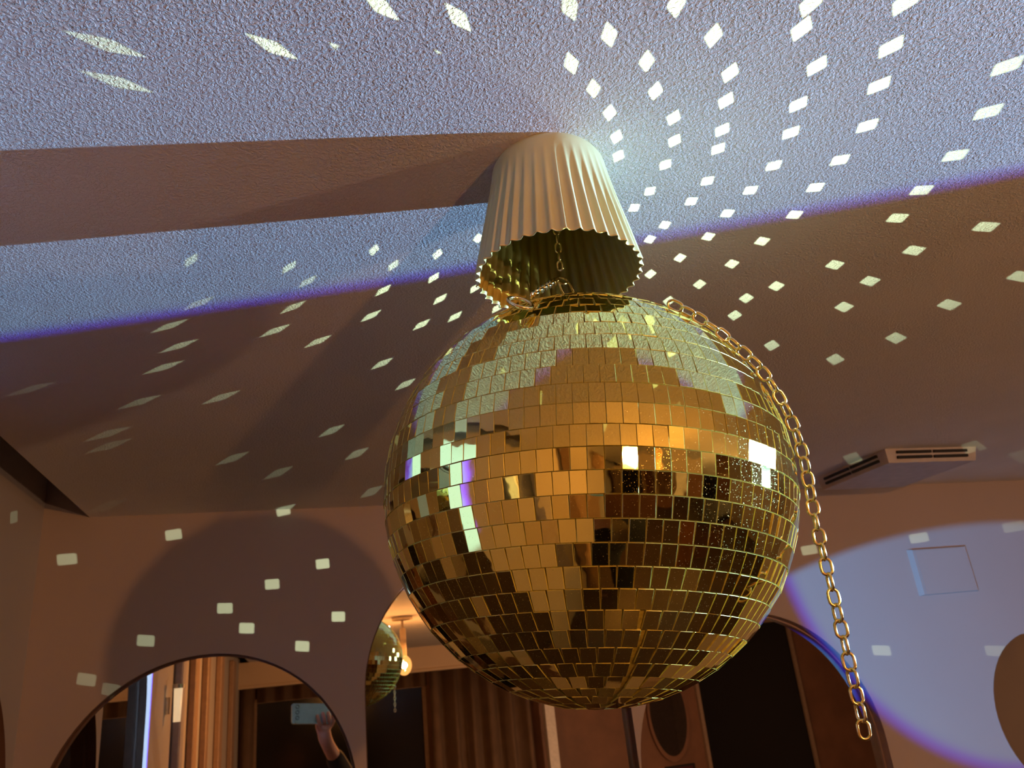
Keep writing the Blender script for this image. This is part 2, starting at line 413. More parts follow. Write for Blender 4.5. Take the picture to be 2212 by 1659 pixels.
curtain(-0.46, -0.36, -1.75, ZC-0.02, 'narrow curtain in the far left corner, seen in the mirror')
curtain(1.16, 2.10, -1.75, ZC-0.02, 'wide brown pleated curtain right of the dark window, seen in the big mirror')
# short pelmet curtain above the first window
bm = bmesh.new()
cols = 120; V = []
for i in range(cols+1):
    a = -0.34+1.48*i/cols; d = 0.035*math.sin(a*42)
    V.append([bm.verts.new(W(a, FN+0.10+d, z)) for z in (0.06, ZC-0.02)])
for i in range(cols): bm.faces.new((V[i][0], V[i+1][0], V[i+1][1], V[i][1]))
bmesh.ops.solidify(bm, geom=bm.faces[:], thickness=0.004)
tag(obj('pelmet', bm, M_curtain, smooth=True), 'short pleated pelmet hanging over the dark window in the mirror', 'pelmet')
bm = bmesh.new(); box(bm, (2.18, FN+0.2, ZF), (2.27, FN+0.29, ZC-0.02)); tag(obj('post', bm, M_white), 'pale square post showing in the mirror below the disco ball', 'post')
# oval mirror and red picture on the far wall
t = empty('oval_mirror', W(3.50, FN+0.03, -0.42), 'dark oval mirror reflected below the disco ball, right of the pier', 'mirror')
bm = bmesh.new(); MM = ROOM @ Matrix.Rotation(PI/2, 4, 'X') @ Matrix.Scale(2.0, 4, (0, 1, 0))
lathe(bm, [(0, 0.0), (0.19, 0.0), (0.19, -0.02), (0.0, -0.02)], 40, MM); obj('glass', bm, simple('dim_mirror', (0.22, 0.2, 0.18), 0.03, 1.0), t)
bm = bmesh.new(); lathe(bm, [(0.19, -0.02), (0.215, -0.02), (0.215, 0.012), (0.19, 0.012), (0.19, -0.02)], 40, MM); obj('frame', bm, M_brown, t)
t = empty('red_picture', W(3.55, FN+0.02, -1.16), 'small dark red picture under the oval mirror reflection', 'picture')
bm = bmesh.new(); box(bm, (-0.14, -0.015, 0), (0.14, 0.0, 0.26)); obj('print', bm, simple('red_print', (0.07, 0.005, 0.015), 0.6), t)
bm = bmesh.new()
for lo, hi in (((-0.155, -0.02, -0.015), (0.155, 0.01, 0)), ((-0.155, -0.02, 0.26), (0.155, 0.01, 0.275)), ((-0.155, -0.02, 0), (-0.14, 0.01, 0.26)), ((0.14, -0.02, 0), (0.155, 0.01, 0.26))): box(bm, lo, hi)
obj('frame', bm, M_dark, t)
# pilasters along the left wall, seen at a grazing angle in the left mirror
for i, (n0, wd, cl) in enumerate([(-0.15, 0.10, (0.42, 0.39, 0.46)), (-0.62, 0.12, (0.42, 0.28, 0.20)), (-1.15, 0.10, (0.30, 0.20, 0.15)), (-1.9, 0.2, (0.42, 0.28, 0.20)), (-2.9, 0.25, (0.4, 0.27, 0.2))]):
    bm = bmesh.new(); box(bm, (LU+0.001, n0-wd, ZF), (LU+0.035, n0, H-0.03), bev=0.006)
    tag(obj('pilaster', bm, simple('pilaster_paint_%d' % i, cl, 0.5)),
        ['grey-lavender pilaster nearest the bright strip in the left mirror', 'orange-brown pilaster right of the pale wall lamp in the left mirror', 'dark brown pilaster in the middle of the left mirror', 'orange pilaster left of the curtain in the left mirror', 'last brown pilaster before the far corner in the left mirror'][i], 'pilaster', 'pilasters along the left wall')
# pale wall lamp
t = empty('wall_lamp', W(LU, 0.02, 0.05), 'pale cylindrical wall lamp reflected in the left arched mirror', 'lamp')
MM = ROOM
bm = bmesh.new(); box(bm, (0, -0.02, -0.03), (0.012, 0.02, 0.03)); obj('back_plate', bm, M_chrome, t)
bm = bmesh.new(); lathe(bm, [(0.0, -0.06), (0.013, -0.06), (0.016, 0.06), (0.0, 0.06)], 20, ROOM @ Matrix.Translation((0.042, 0, 0))); obj('shade', bm, simple('lamp_glass', (0.8, 0.7, 0.5), 0.3, emit=(1, 0.72, 0.42), es=0.8), t, True)
bm = bmesh.new(); lathe(bm, [(0.0, 0.06), (0.024, 0.06), (0.024, 0.075), (0.0, 0.075)], 20, ROOM @ Matrix.Translation((0.042, 0, 0))); obj('cap', bm, M_chrome, t)

# long dark counter and bench behind the photographer (only the ball and mirrors see them)
t = empty('dark_counter', W(2.6, -1.6, ZF), 'long dark counter, seen only as brown shapes in the ball', 'counter')
bm = bmesh.new(); box(bm, (-0.9, -0.3, 0), (0.9, 0.3, 1.0)); obj('body', bm, M_brown, t)
bm = bmesh.new(); box(bm, (-0.95, -0.34, 1.0), (0.95, 0.34, 1.04), bev=0.008); obj('worktop', bm, M_black, t)

# ceiling grille
t = empty('ceiling_vent', W(1.222, 1.345, H), 'square white slotted air vent on the ceiling near the right arches', 'vent')
bm = bmesh.new()
S0, S1_, hh = 0.245, 0.205, 0.030
def frus(bm, a, b, z0, z1, mi=0):
    p = [(0, 0), (a, 0), (a, a), (0, a)]; o_ = (a-b)/2; q = [(o_, o_), (o_+b, o_), (o_+b, o_+b), (o_, o_+b)]
    A = [bm.verts.new(ROOM @ Vector((x, y, z0))) for x, y in p]; B = [bm.verts.new(ROOM @ Vector((x, y, z1))) for x, y in q]
    bm.faces.new(A); bm.faces.new(list(reversed(B)))
    for i in range(4): bm.faces.new((A[i], B[i], B[(i+1) % 4], A[(i+1) % 4]))
frus(bm, S0, S0-0.012, 0, -hh)
bmesh.ops.recalc_face_normals(bm, faces=bm.faces); obj('housing', bm, M_vent, t)
for side in range(4):
    Rz = ROOM @ Matrix.Translation((S0/2, S0/2, 0)) @ Matrix.Rotation(side*PI/2, 4, 'Z') @ Matrix.Translation((-S0/2, -S0/2, 0))
    for row in range(2):
        for half in range(2):
            bm = bmesh.new(); z = -0.008-row*0.011; off = 0.0045*(-z/hh) + 0.0008
            x0 = 0.028 + half*(S0/2-0.025); box(bm, (x0, off-0.0045, z-0.0028), (x0+S0/2-0.032, off+0.003, z+0.0028), Rz)
            obj('slot', bm, M_dark, t)
# recessed access panel on the mirror wall
t = empty('access_panel', W(1.61, D1, 0.105), 'blank square access panel on the lit wall at the right', 'panel')
x0, x1, z1 = -0.094, 0.094, 0.116
bm = bmesh.new()
A = [bm.verts.new(ROOM @ Vector(p)) for p in ((x0, 0, 0), (x1, 0, 0), (x1, 0, z1), (x0, 0, z1))]
B = [bm.verts.new(ROOM @ Vector(p)) for p in ((x0+0.010, -0.009, 0.002), (x1-0.010, -0.009, 0.002), (x1-0.010, -0.009, z1-0.002), (x0+0.010, -0.009, z1-0.002))]
bm.faces.new(B)
for i in range(4): bm.faces.new((A[i], A[(i+1) % 4], B[(i+1) % 4], B[i]))
bmesh.ops.recalc_face_normals(bm, faces=bm.faces); obj('cover', bm, M_wall, t)
bm = bmesh.new(); box(bm, (x0+0.016, -0.0100, 0.004), (x1-0.016, -0.0088, z1-0.004)); obj('plate', bm, M_wall, t)

# pendant lamps behind the photographer; the second one is added for fill
def pendant(P, label):
    t = empty('pendant_lamp', Vector((P.x, P.y, H)), label, 'lamp')
    bm = bmesh.new(); lathe(bm, [(0, 0), (0.055, 0), (0.055, -0.018), (0.0, -0.022)], 28); obj('ceiling_plate', bm, M_cream, t, True)
    bm = bmesh.new(); lathe(bm, [(0.006, -0.02), (0.006, -0.06), (0.016, -0.062), (0.016, P.z-H+0.045), (0.0, P.z-H+0.044)], 16); obj('stem', bm, M_cream, t, True)
    bm = bmesh.new(); bmesh.ops.create_uvsphere(bm, u_segments=24, v_segments=16, radius=0.040, matrix=Matrix.Translation((0, 0, P.z-H)) @ Matrix.Diagonal((1, 1, 1.25, 1))); bulb = obj('bulb', bm, M_bulb, t, True)
    bm = bmesh.new(); tube(bm, [Vector((0.006*math.sin(i*1.3), 0.006*math.cos(i*1.3), P.z-H-0.028+0.006*i)) for i in range(10)], 0.0012, 6)
    obj('filament', bm, M_fil, bulb)
M_cream = simple('cream_metal', (0.7, 0.55, 0.38), 0.4)
pendant(BULB, 'pendant lamp with glowing amber bulb, seen in the big mirror beside the small ball')
pendant(FILL_BULB, 'added amber pendant lamp for warm fill light, further right behind the photographer, hidden from the mirrors by the ball')
t = empty('fill_globe_lamp', W(3.0, -1.6, -1.06), 'added glass globe lamp for ceiling fill light, standing on the dark counter behind the photographer', 'lamp')
bm = bmesh.new(); lathe(bm, [(0, 0.001), (0.05, 0.001), (0.05, 0.012), (0.012, 0.02), (0.012, 0.05), (0.0, 0.05)], 24); obj('base', bm, M_chrome, t, True)
bm = bmesh.new(); bmesh.ops.create_uvsphere(bm, u_segments=24, v_segments=16, radius=0.085, matrix=Matrix.Translation((0, 0, 0.13))); obj('globe', bm, glow_glass('globe_glass', (1, 0.9, 0.75), (1.0, 0.55, 0.22), 1.4, 0.4), t, True)

# projector fixtures
def fixture(loc, tgt, label):
    d = (tgt-loc).normalized(); q = d.to_track_quat('-Z', 'Y').to_matrix().to_4x4()
    t = empty('spotlight_projector', loc - d*0.03, label, 'projector')
    bm = bmesh.new(); lathe(bm, [(0.0, 0.16), (0.045, 0.16), (0.060, 0.13), (0.060, 0.0), (0.053, 0.0), (0.053, 0.012), (0.0, 0.012)], 28, q); obj('housing', bm, M_dark, t, False)
    bm = bmesh.new(); lathe(bm, [(0.0, 0.004), (0.047, 0.006), (0.047, 0.011), (0.0, 0.011)], 28, q); obj('lens', bm, M_lens, t, True)
    bm = bmesh.new(); box(bm, (-0.068, -0.012, 0.07), (-0.060, 0.012, 0.09), q); box(bm, (0.060, -0.012, 0.07), (0.068, 0.012, 0.09), q)
    tube(bm, [q @ Vector((-0.064, 0, 0.08)), q @ Vector((-0.064, 0.09, 0.08)), q @ Vector((0.064, 0.09, 0.08)), q @ Vector((0.064, 0, 0.08))], 0.005, 6)
    obj('bracket', bm, M_dark, t)
fixture(S1 + Vector((0.012, 0, 0)), S1+Vector((-1, -0.045, 0)), 'black spotlight projector whose lens glints white on the right of the disco ball')

# ------------------------------------------------------------------ canopy (ceiling rose)
CC = Vector((0.0478, 0.5305, H+0.0010)); NF = 40
CH, CR0, CR1 = 0.1050, 0.0455, 0.0632
def can_r(t, a, d=0.0):          # t 0 at the ceiling, 1 at the rim
    r = CR0 + (CR1-CR0)*(0.25*t + 0.75*t**1.35)
    if t < 0.10: r -= 0.005*(1-t/0.10)**2
    sm = math.exp(-((a - 4.25)/0.42)**2)*max(0.0, 1-t*1.05)   # a smoother stretch at the front left
    amp = (1-0.85*sm)*0.0016*max(0.0, min(1.0, (t-0.14)/0.55))**1.0
    # folds, sharper at the ridge
    return r + amp*(math.cos(NF*a) + 0.22*math.cos(2*NF*a)) - d
t = empty('ceiling_canopy', CC, 'cream fluted bell-shaped ceiling canopy above the disco ball', 'canopy')
t.rotation_mode = 'QUATERNION'; t.rotation_quaternion = Vector((0.0292, 0.0328, 1)).to_track_quat('Z', 'Y')
for nm, d, mm in (('shell', 0.0, M_canopy), ('inner_face', 0.0009, M_caninside)):
    bm = bmesh.new(); SEG = NF*10; rows = 28; V = []
    for j in range(rows+1):
        tt = j/rows; V.append([bm.verts.new(Vector((can_r(tt, 2*PI*i/SEG, d)*math.cos(2*PI*i/SEG), can_r(tt, 2*PI*i/SEG, d)*math.sin(2*PI*i/SEG), -CH*tt - (0.0 if d == 0 else 0.002*(1-tt))))) for i in range(SEG)])
    for j in range(rows):
        for i in range(SEG): bm.faces.new((V[j][i], V[j+1][i], V[j+1][(i+1) % SEG], V[j][(i+1) % SEG]))
    if d > 0: bm.faces.new(V[0])
    bmesh.ops.recalc_face_normals(bm, faces=bm.faces)
    obj(nm, bm, mm, t, True)
bm = bmesh.new(); SEG = NF*10
tube(bm, [Vector((can_r(1, 2*PI*i/SEG, 0.00045)*math.cos(2*PI*i/SEG), can_r(1, 2*PI*i/SEG, 0.00045)*math.sin(2*PI*i/SEG), -CH)) for i in range(SEG)], 0.00055, 6, True)
obj('rolled_rim', bm, simple('rim_gold', (0.72, 0.55, 0.22), 0.35, 0.3), t, True)

# ------------------------------------------------------------------ disco ball
ball = empty('disco_ball', BALL, 'large gold mirror-tiled disco ball hanging under the fluted canopy', 'disco ball')
A1 = (Vector((1, 0, 0)) - AX*AX.x).normalized(); A2 = AX.cross(A1)
def bdir(lat, az): return (A1*math.cos(az) + A2*math.sin(az))*math.cos(lat) + AX*math.sin(lat)
bm = bmesh.new(); bmesh.ops.create_uvsphere(bm, u_segments=96, v_segments=48, radius=R-0.0013); obj('shell', bm, M_grout, ball, True)
TW, TH, TT = 0.00930, 0.01306, 0.0012
def tile_mesh():
    bm = bmesh.new(); c = 0.00012
    lv = [(TW/2, TH/2, -TT), (TW/2, TH/2, -c), (TW/2-c, TH/2-c, 0)]
    Rr = [[bm.verts.new((sx*x, sy*y, z)) for sx, sy in ((-1, -1), (1, -1), (1, 1), (-1, 1))] for x, y, z in lv]
    f = bm.faces.new(Rr[2]); f.material_index = 0
    for k in range(2):
        for i in range(4):
            f = bm.faces.new((Rr[k][i], Rr[k][(i+1) % 4], Rr[k+1][(i+1) % 4], Rr[k+1][i])); f.material_index = 1
    return bm
tb = tile_mesh(); tme = bpy.data.meshes.new('mirror_tile'); tb.to_mesh(tme); tb.free(); tme.materials.append(M_tile); tme.materials.append(M_side)
PIT = math.radians(5.143); LAT0 = math.radians(-0.5)
tiles = []
# seam azimuth: through the wedge seen below
def sphere_hit(x, y):
    d = ray(x, y); b = d.dot(BALL); disc = b*b - (BALL.length_squared - R*R)
    return d*(b - math.sqrt(disc)), d
Ps = (sphere_hit(1372, 1420)[0]-BALL)/R
az0 = math.atan2(Ps.dot(A2), Ps.dot(A1))
rnd = random.Random(11)
for k in range(-17, 16):
    l0 = LAT0 + k*PIT; l1 = l0 + PIT; lat = (l0+l1)/2
    narrow = max(abs(l0), abs(l1))
    if narrow > math.radians(87): continue
    n = int(2*PI*(R-0.001)*math.cos(narrow)/0.00950)
    if n < 4: continue
    stepA = 2*PI/(n + 0.25) if k < -4 else 2*PI/n
    if abs(k) < 9: stepA = 2*PI/n
    rowtilt = rnd.gauss(0, 1.2); st = az0 + (rnd.uniform(-0.03, 0.03) if k < -4 else rnd.uniform(0, 0.1)); px = py = 0.0
    for i in range(n):
        az = st + stepA*(i+0.5)
        if rnd.random() < 0.26: px, py = rnd.gauss(0, 1.5), rnd.gauss(0, 1.4)      # runs of tiles share a lie
        tx = px + rnd.gauss(0, 0.45); ty = py + rowtilt*0.6 + rnd.gauss(0, 0.45)
        tiles.append([lat, az, math.radians(tx), math.radians(ty), rnd.uniform(-0.008, 0.008)])
def tile_frame(lat, az, tx, ty, sp):
    n = bdir(lat, az); e = AX.cross(n).normalized(); v = n.cross(e)
    Mx = Matrix((e, v, n)).transposed()
    return Mx @ Matrix.Rotation(tx, 3, 'Y') @ Matrix.Rotation(ty, 3, 'X') @ Matrix.Rotation(sp, 3, 'Z'), n
# tiles that catch the projector, the bulb and the phone face them exactly
def aim(x, y, target, rad=0):
    P, d = sphere_hit(x, y); n0 = (P-BALL)/R
    i = min(range(len(tiles)), key=lambda j: (bdir(tiles[j][0], tiles[j][1])-n0).length)
    lat, az = tiles[i][0], tiles[i][1]; n = bdir(lat, az); Q = BALL + n*R
    want = ((target-Q).normalized() + (-Q).normalized()).normalized()
    e = AX.cross(n).normalized(); v = n.cross(e)
    tiles[i][2] = math.atan2(want.dot(e), want.dot(n)); tiles[i][3] = -math.atan2(want.dot(v), want.dot(n)); tiles[i][4] = 0
for ax_, ay_ in ((1619, 983), (1633, 986), (1648, 989), (1662, 992)): aim(ax_, ay_, S1)
aim(1378, 985, BULB + Vector((0, 0, 0.0)))
# tiles on the far side that flash the projector towards the mirror wall
EYE2 = N*(2*D)
for da, db in ((0, 0), (0.09, 0.16), (-0.03, -0.18), (0.10, -0.30), (-0.02, 0.30), (0.16, 0.42), (0.05, -0.42), (-0.12, 0.08), (0.20, 0.02)):
    n0 = ((S1-BALL).normalized() + (EYE2-BALL).normalized()).normalized(); n0 = (n0 + Vector((-da, 0, db))).normalized()
    i = min(range(len(tiles)), key=lambda j: (bdir(tiles[j][0], tiles[j][1])-n0).length)
    lat, az = tiles[i][0], tiles[i][1]; n = bdir(lat, az); Q = BALL + n*R
    want = ((S1-Q).normalized() + (EYE2-Q).normalized()).normalized(); e = AX.cross(n).normalized(); v = n.cross(e)
    if want.dot(n) > 0.975: tiles[i][2] = math.atan2(want.dot(e), want.dot(n)); tiles[i][3] = -math.atan2(want.dot(v), want.dot(n)); tiles[i][4] = 0
order = []
for i, tl in enumerate(tiles):
    n = bdir(tl[0], tl[1]); P = BALL + n*R
    order.append((n.dot(-P.normalized()), i))
order.sort(reverse=True); near = set(i for _, i in order[:300])
rest = bmesh.new()
for i, tl in enumerate(tiles):
    Mx, n = tile_frame(*tl)
    if i in near:
        o = bpy.data.objects.new('mirror_tile', tme); C.objects.link(o); o.parent = ball
        o.matrix_local = Matrix.Translation(n*R) @ Mx.to_4x4()
    else:
        k0 = len(rest.verts); rest.from_mesh(tme); rest.verts.ensure_lookup_table()
        bmesh.ops.transform(rest, matrix=Matrix.Translation(n*R) @ Mx.to_4x4(), verts=rest.verts[k0:])
rest.normal_update()
o = obj('outer_mirror_tiles', rest, None, ball, mats=[M_tile, M_side]); o['kind'] = 'stuff'
# crown fitting
QA = AX.to_track_quat('Z', 'Y').to_matrix().to_4x4()
bm = bmesh.new(); lathe(bm, [(0.0, R+0.0012), (0.010, R+0.0010), (0.0185, R-0.0006), (0.020, R-0.0030), (0.016, R-0.005)], 36, QA); obj('crown_cap', bm, M_chrome, ball, True)
bm = bmesh.new(); lathe(bm, [(0.0, -R+0.0002), (0.005, -R+0.0004), (0.007, -R+0.0015)], 20, QA); obj('bottom_cap', bm, M_gold, ball, True)

# ------------------------------------------------------------------ chains
def link_mesh(L=0.0128, Wd=0.0092, wr=0.00105):
    bm = bmesh.new(); a = L/2-wr; b = Wd/2-wr; s = a-b; pts = []
    for i in range(24):
        t = 2*PI*i/24; pts.append(Vector((b*math.sin(t)*0.98, 0, b*math.cos(t) + (s if math.cos(t) > 0.001 else (-s if math.cos(t) < -0.001 else 0)))))
    tube(bm, pts, wr, 8, True)
    bmesh.ops.recalc_face_normals(bm, faces=bm.faces)
    me = bpy.data.meshes.new('link'); bm.to_mesh(me); bm.free()
    for p in me.polygons: p.use_smooth = True
    me.materials.append(M_gold); return me
LM = link_mesh(); LS = link_mesh(0.0098, 0.0070, 0.0011)
def chain(parent, pts, pitch, side, mesh=LM, alt=1.35, jit=0.25, seed=1, base=0.3):
    """links along the polyline; side(p) gives a reference sideways direction"""
    rd = random.Random(seed)
    seg = [(pts[i+1]-pts[i]).length for i in range(len(pts)-1)]; tot = sum(seg); n = int(tot/pitch)
    def at(s):
        for i, l in enumerate(seg):
            if s <= l or i == len(seg)-1: return pts[i].lerp(pts[i+1], min(1, s/l)), (pts[i+1]-pts[i]).normalized()
            s -= l
    for i in range(n):
        p, _ = at((i+0.5)*pitch); a, _ = at(max(0, (i+0.1)*pitch)); b, _ = at(min(tot, (i+0.9)*pitch)); tdir = (b-a).normalized()
        sd = side(p); sd = (sd - tdir*sd.dot(tdir)).normalized(); ot = tdir.cross(sd)
        ang = base + (alt if i % 2 else 0) + rd.uniform(-jit, jit)
        x = sd*math.cos(ang) + ot*math.sin(ang); y = tdir.cross(x)
        Mx = Matrix((x, y, tdir)).transposed().to_4x4()
        o = bpy.data.objects.new('link', mesh); C.objects.link(o); o.parent = parent
        o.matrix_local = Matrix.Translation(p - parent.location) @ Mx
# suspension chain inside the canopy
RING = Vector((0.0500, 0.5680, 0.3060))
sus = empty('suspension_chain', RING, 'short gold chain and rings inside the canopy holding the disco ball', 'chain')
chain(sus, [Vector((0.050, 0.5310, H-0.004)), RING + Vector((0, 0, 0.004))], 0.0074, lambda p: RT, LS, seed=3)
def torus(parent, name, c, nrm, r, wr, sx=1.0, upv=Vector((0, 0, 1))):
    bm = bmesh.new(); nrm = nrm.normalized(); a = (upv - nrm*upv.dot(nrm)).normalized(); b = nrm.cross(a)
    tube(bm, [c - parent.location + a*math.cos(2*PI*i/32)*r + b*math.sin(2*PI*i/32)*r*sx for i in range(32)], wr, 8, True)
    bmesh.ops.recalc_face_normals(bm, faces=bm.faces)
    return obj(name, bm, M_gold, parent, True)
TOPB = BALL + AX*(R+0.004)
torus(sus, 'ring', RING, Vector((0.3, -0.9, 0.5)), 0.0046, 0.0011)
def uplink(c0, c1, c2, nm, wr=0.0011):
    bm = bmesh.new(); pts = []
    for i in range(17):
        s = i/16; p = c0*(1-s)**2 + c1*2*s*(1-s) + c2*s*s; pts.append(p - sus.location)
    tube(bm, pts, wr, 8); obj(nm, bm, M_gold, sus, True)
def pix(x, y, depth): d = ray(x, y); return d*(depth/d.dot(FWD))
dz_ = RING.dot(FWD)
uplink(pix(1209, 607, dz_), pix(1207, 622, dz_), pix(1223, 642, dz_+0.004), 'hook')
uplink(pix(1222, 603, dz_), pix(1232, 612, dz_), pix(1243, 640, dz_+0.004), 'hook')
# side chain running left to the big split ring, which lies on the ball's crown
ds_ = sphere_hit(1135, 676)[0].dot(FWD) - 0.004
chain(sus, [pix(1203, 606, dz_), pix(1180, 618, dz_*0.6+ds_*0.4), pix(1158, 632, dz_*0.35+ds_*0.65), pix(1144, 642, dz_*0.2+ds_*0.8)], 0.0070, lambda p: RT, LS, alt=1.3, seed=5)
torus(sus, 'split_ring', pix(1124, 654, ds_), Vector((0.30, -0.62, 0.62)), 0.0098, 0.0011, 0.85)
torus(sus, 'split_ring', pix(1125, 655.5, ds_+0.002), Vector((0.27, -0.65, 0.62)), 0.0092, 0.0010, 0.85)

# loose tail lying over the ball's shoulder and hanging down its right side
path = [(1443, 659), (1490, 684), (1545, 714), (1590, 750), (1634, 787), (1664, 825), (1688, 865), (1706, 900), (1720, 935), (1731, 970), (1739, 1005), (1746, 1040)]
cc = BALL*(1 - (R/BALL.length)**2)
tail_pts = []
for x, y in path:
    d = ray(x, y); p = d*(cc.dot(BALL.normalized())/d.dot(BALL.normalized()))
    v = (p-BALL); tail_pts.append(BALL + v.normalized()*max(v.length, R+0.0036))
last = tail_pts[-1]
for x, y in [(1753, 1080), (1762, 1125), (1773, 1175), (1784, 1220), (1795, 1265), (1806, 1310), (1817, 1357), (1828, 1405), (1839, 1452), (1850, 1500), (1860, 1545), (1870, 1598)]:
    d = ray(x, y); k_ = (last.y)/d.y; tail_pts.append(d*k_)
tail = empty('loose_chain', tail_pts[0], 'long gold chain draped over the right shoulder of the disco ball, hanging free', 'chain')
chain(tail, tail_pts, 0.00985, lambda p: RT, alt=1.15, jit=0.35, seed=9, base=0.25)

# ------------------------------------------------------------------ light thrown by single mirror tiles
SPOT_COL = (0.78, 1.0, 0.60)
def facet_light(P, power=1.0, sx=1.0, Q0=None):
    n = ((S1-BALL).normalized() + (P-BALL).normalized()).normalized()
    for _ in range(6):
        Q = BALL + n*R; n = ((S1-Q).normalized() + (P-Q).normalized()).normalized()
    Q = BALL + n*(R+0.0012)
    if Q0: Q = Q0
    c = max(0.12, n.dot((S1-Q).normalized()))
    dist = (P-Q).length; d = (P-Q)/dist
    et = AX.cross(n).normalized(); vt = n.cross(et)                      # edges of the mirror tile
    ep = et - d*et.dot(d); vp = vt - d*vt.dot(d)                         # as the reflected beam sees them
    le, lv = max(0.3, ep.length), max(0.3, vp.length)
    sw = 0.0086 + 0.0205*dist/le; sh_ = (0.0120 + 0.0075*dist/lv)*sx
    ve = vp.cross(d); e_s = ve/ep.dot(ve); vv = d.cross(ep); v_s = vv/vp.dot(vv)
    half = 0.5*((ep*sw).length + (vp*sh_).length)
    l = bpy.data.lights.new('tile_glint', 'SPOT'); l.color = SPOT_COL; l.shadow_soft_size = 0.0005
    l.spot_size = 2*math.atan(half*1.3/dist); l.spot_blend = 0.0
    l.energy = GLINT*power*(0.4+0.6*c)*dist*dist*(0.0105*0.0095)/max(sw*sh_*ep.cross(vp).length, 0.00004)
    o = bpy.data.objects.new('tile_glint', l); C.objects.link(o); o.location = Q
    o.rotation_euler = d.to_track_quat('-Z', 'Y').to_euler()
    l.use_nodes = True; nt = l.node_tree; em = nt.nodes['Emission']; g = nd(nt, 'ShaderNodeNewGeometry'); I = g.outputs['Incoming']
    qx = vdot(nt, I, e_s*(2*dist/sw)); qy = vdot(nt, I, v_s*(2*dist/sh_))
    for _ in range(2): qx = mathn(nt, 'MULTIPLY', qx, qx); qy = mathn(nt, 'MULTIPLY', qy, qy)
    s_ = mathn(nt, 'ADD', mathn(nt, 'MULTIPLY', qx, qx), mathn(nt, 'MULTIPLY', qy, qy))
    mr = nd(nt, 'ShaderNodeMapRange', clamp=True, interpolation_type='SMOOTHSTEP'); nt.links.new(s_, mr.inputs[0])
    mr.inputs[1].default_value = 0.25; mr.inputs[2].default_value = 1.7; mr.inputs[3].default_value = 1.0; mr.inputs[4].default_value = 0.0
    nt.links.new(mr.outputs[0], em.inputs[1])
GLINT = 160.0
ceil_spots = '''232,97,.7 257,178,.6 590,102,1 569,174,.8 345,246,.5 822,13,1.1 755,120,1 991,39,1.1 964,134,.8 1092,170,.5 1139,84,1 1230,15,1
1234,138,.7 1282,192,.7 1316,76,.8 1461,9,.9 1397,133,.8 1541,78,.9 1317,244,1 1332,296,1 1336,337,1 1416,197,1 1455,255,1 1457,304,1 1437,356,1 1404,413,1
1370,449,1 1436,486,1 1404,517,1 1577,158,1.1 1568,218,1.1 1560,281,1.1 1551,322,1.1 1528,391,1 1493,435,1 1751,8,1.1 1731,63,1.2 1764,143,1.2 1724,226,1.2
1708,287,1.1 1671,358,1.1 1621,411,1.1 1571,461,1 1530,511,1 1956,5,1.2 1924,102,1.2 1898,185,1.2 1873,272,1.2 1814,346,1.1 1761,405,1.1 1716,464,1 1646,521,1
1581,570,1 1511,614,.9 2175,143,1 2134,242,1 2063,336,1 1990,411,1 1938,471,1 2129,490,1 1974,541,1 1803,572,1 1879,607,1 1677,618,1 1612,644,1 1587,681,1
1469,557,1 1405,592,1 1823,663,1 2050,658,1 2205,597,1 1935,730,1 1667,746,1 1804,776,1 1445,650,1 1842,990,1 2103,965,.8 2207,985,.5 1530,300,.0
107,342,.35 183,495,.4 378,522,.4 413,562,.3 625,577,.4 808,540,.6 850,573,.5 945,549,.8 1033,515,.8 937,600,.8 430,655,.3 665,608,.3 634,663,.5 828,627,.8
951,646,.9 1027,622,.9 367,704,.4 595,714,.6 388,747,.45 355,793,.45 688,737,.7 802,682,.8 911,701,.9 983,684,.9 1075,665,.9 826,785,.8 876,830,.8 303,868,.3
479,858,.45 68,840,.12 717,930,.6 234,937,.25 236,963,.22 503,990,.4 771,980,.6 232,1093,.12 602,1021,.4 803,1062,.6
905,288,.05 967,345,.06 867,383,.06 814,330,.05 1025,367,.06 922,431,.06 792,410,.05'''
wall_spots = '''375,1155,.9 145,1208,.75 697,1218,1.1 588,1262,.95 486,1314,.9 731,1332,1.1 533,1357,1 315,1384,.65 653,1396,1 187,1468,.35 612,1103,.9
1985,1162,.8 1748,1188,.8 2190,1138,.5 1904,1405,.7 2152,1406,.5 240,1490,.2'''
for s in ceil_spots.split():
    x, y, p = [float(v) for v in s.split(',')]
    if p > 0: facet_light(on_ceiling(x, y), p)
for s in wall_spots.split():
    x, y, p = [float(v) for v in s.split(',')]; facet_light(on_wall(x, y), p*2.2)
facet_light(on_left(30, 1117), 0.5)
# more of the same overhead, seen only in the ball
gr = random.Random(5)
for ix in range(6):
    for iy in range(4):
        facet_light(Vector((-0.22 + 0.13*ix + gr.uniform(-0.03, 0.03), -0.12 + 0.105*iy + gr.uniform(-0.03, 0.03), H)), 0.9)
# glints inside the canopy
for x, y, p in [(1090, 557, .5), (1065, 584, .6), (1106, 606, .5), (1077, 625, .6), (1158, 581, .6), (1223, 520, .5), (1246, 549, .4), (1269, 581, .3)]:
    d = ray(x, y); best = None
    for i in range(400):                      # march to the canopy's inner wall
        p3 = d*(0.55 + i*0.0006); tt = (H-p3.z)/CH
        if 0 <= tt <= 1 and (Vector((p3.x-CC.x, p3.y-CC.y)).length > can_r(tt, 0)-0.002) and p3.y > CC.y: best = p3; break
    if best: facet_light(best, p, 1.6, BALL + (AX + Vector((0.26, -0.04, 0))).normalized()*(R+0.0045))

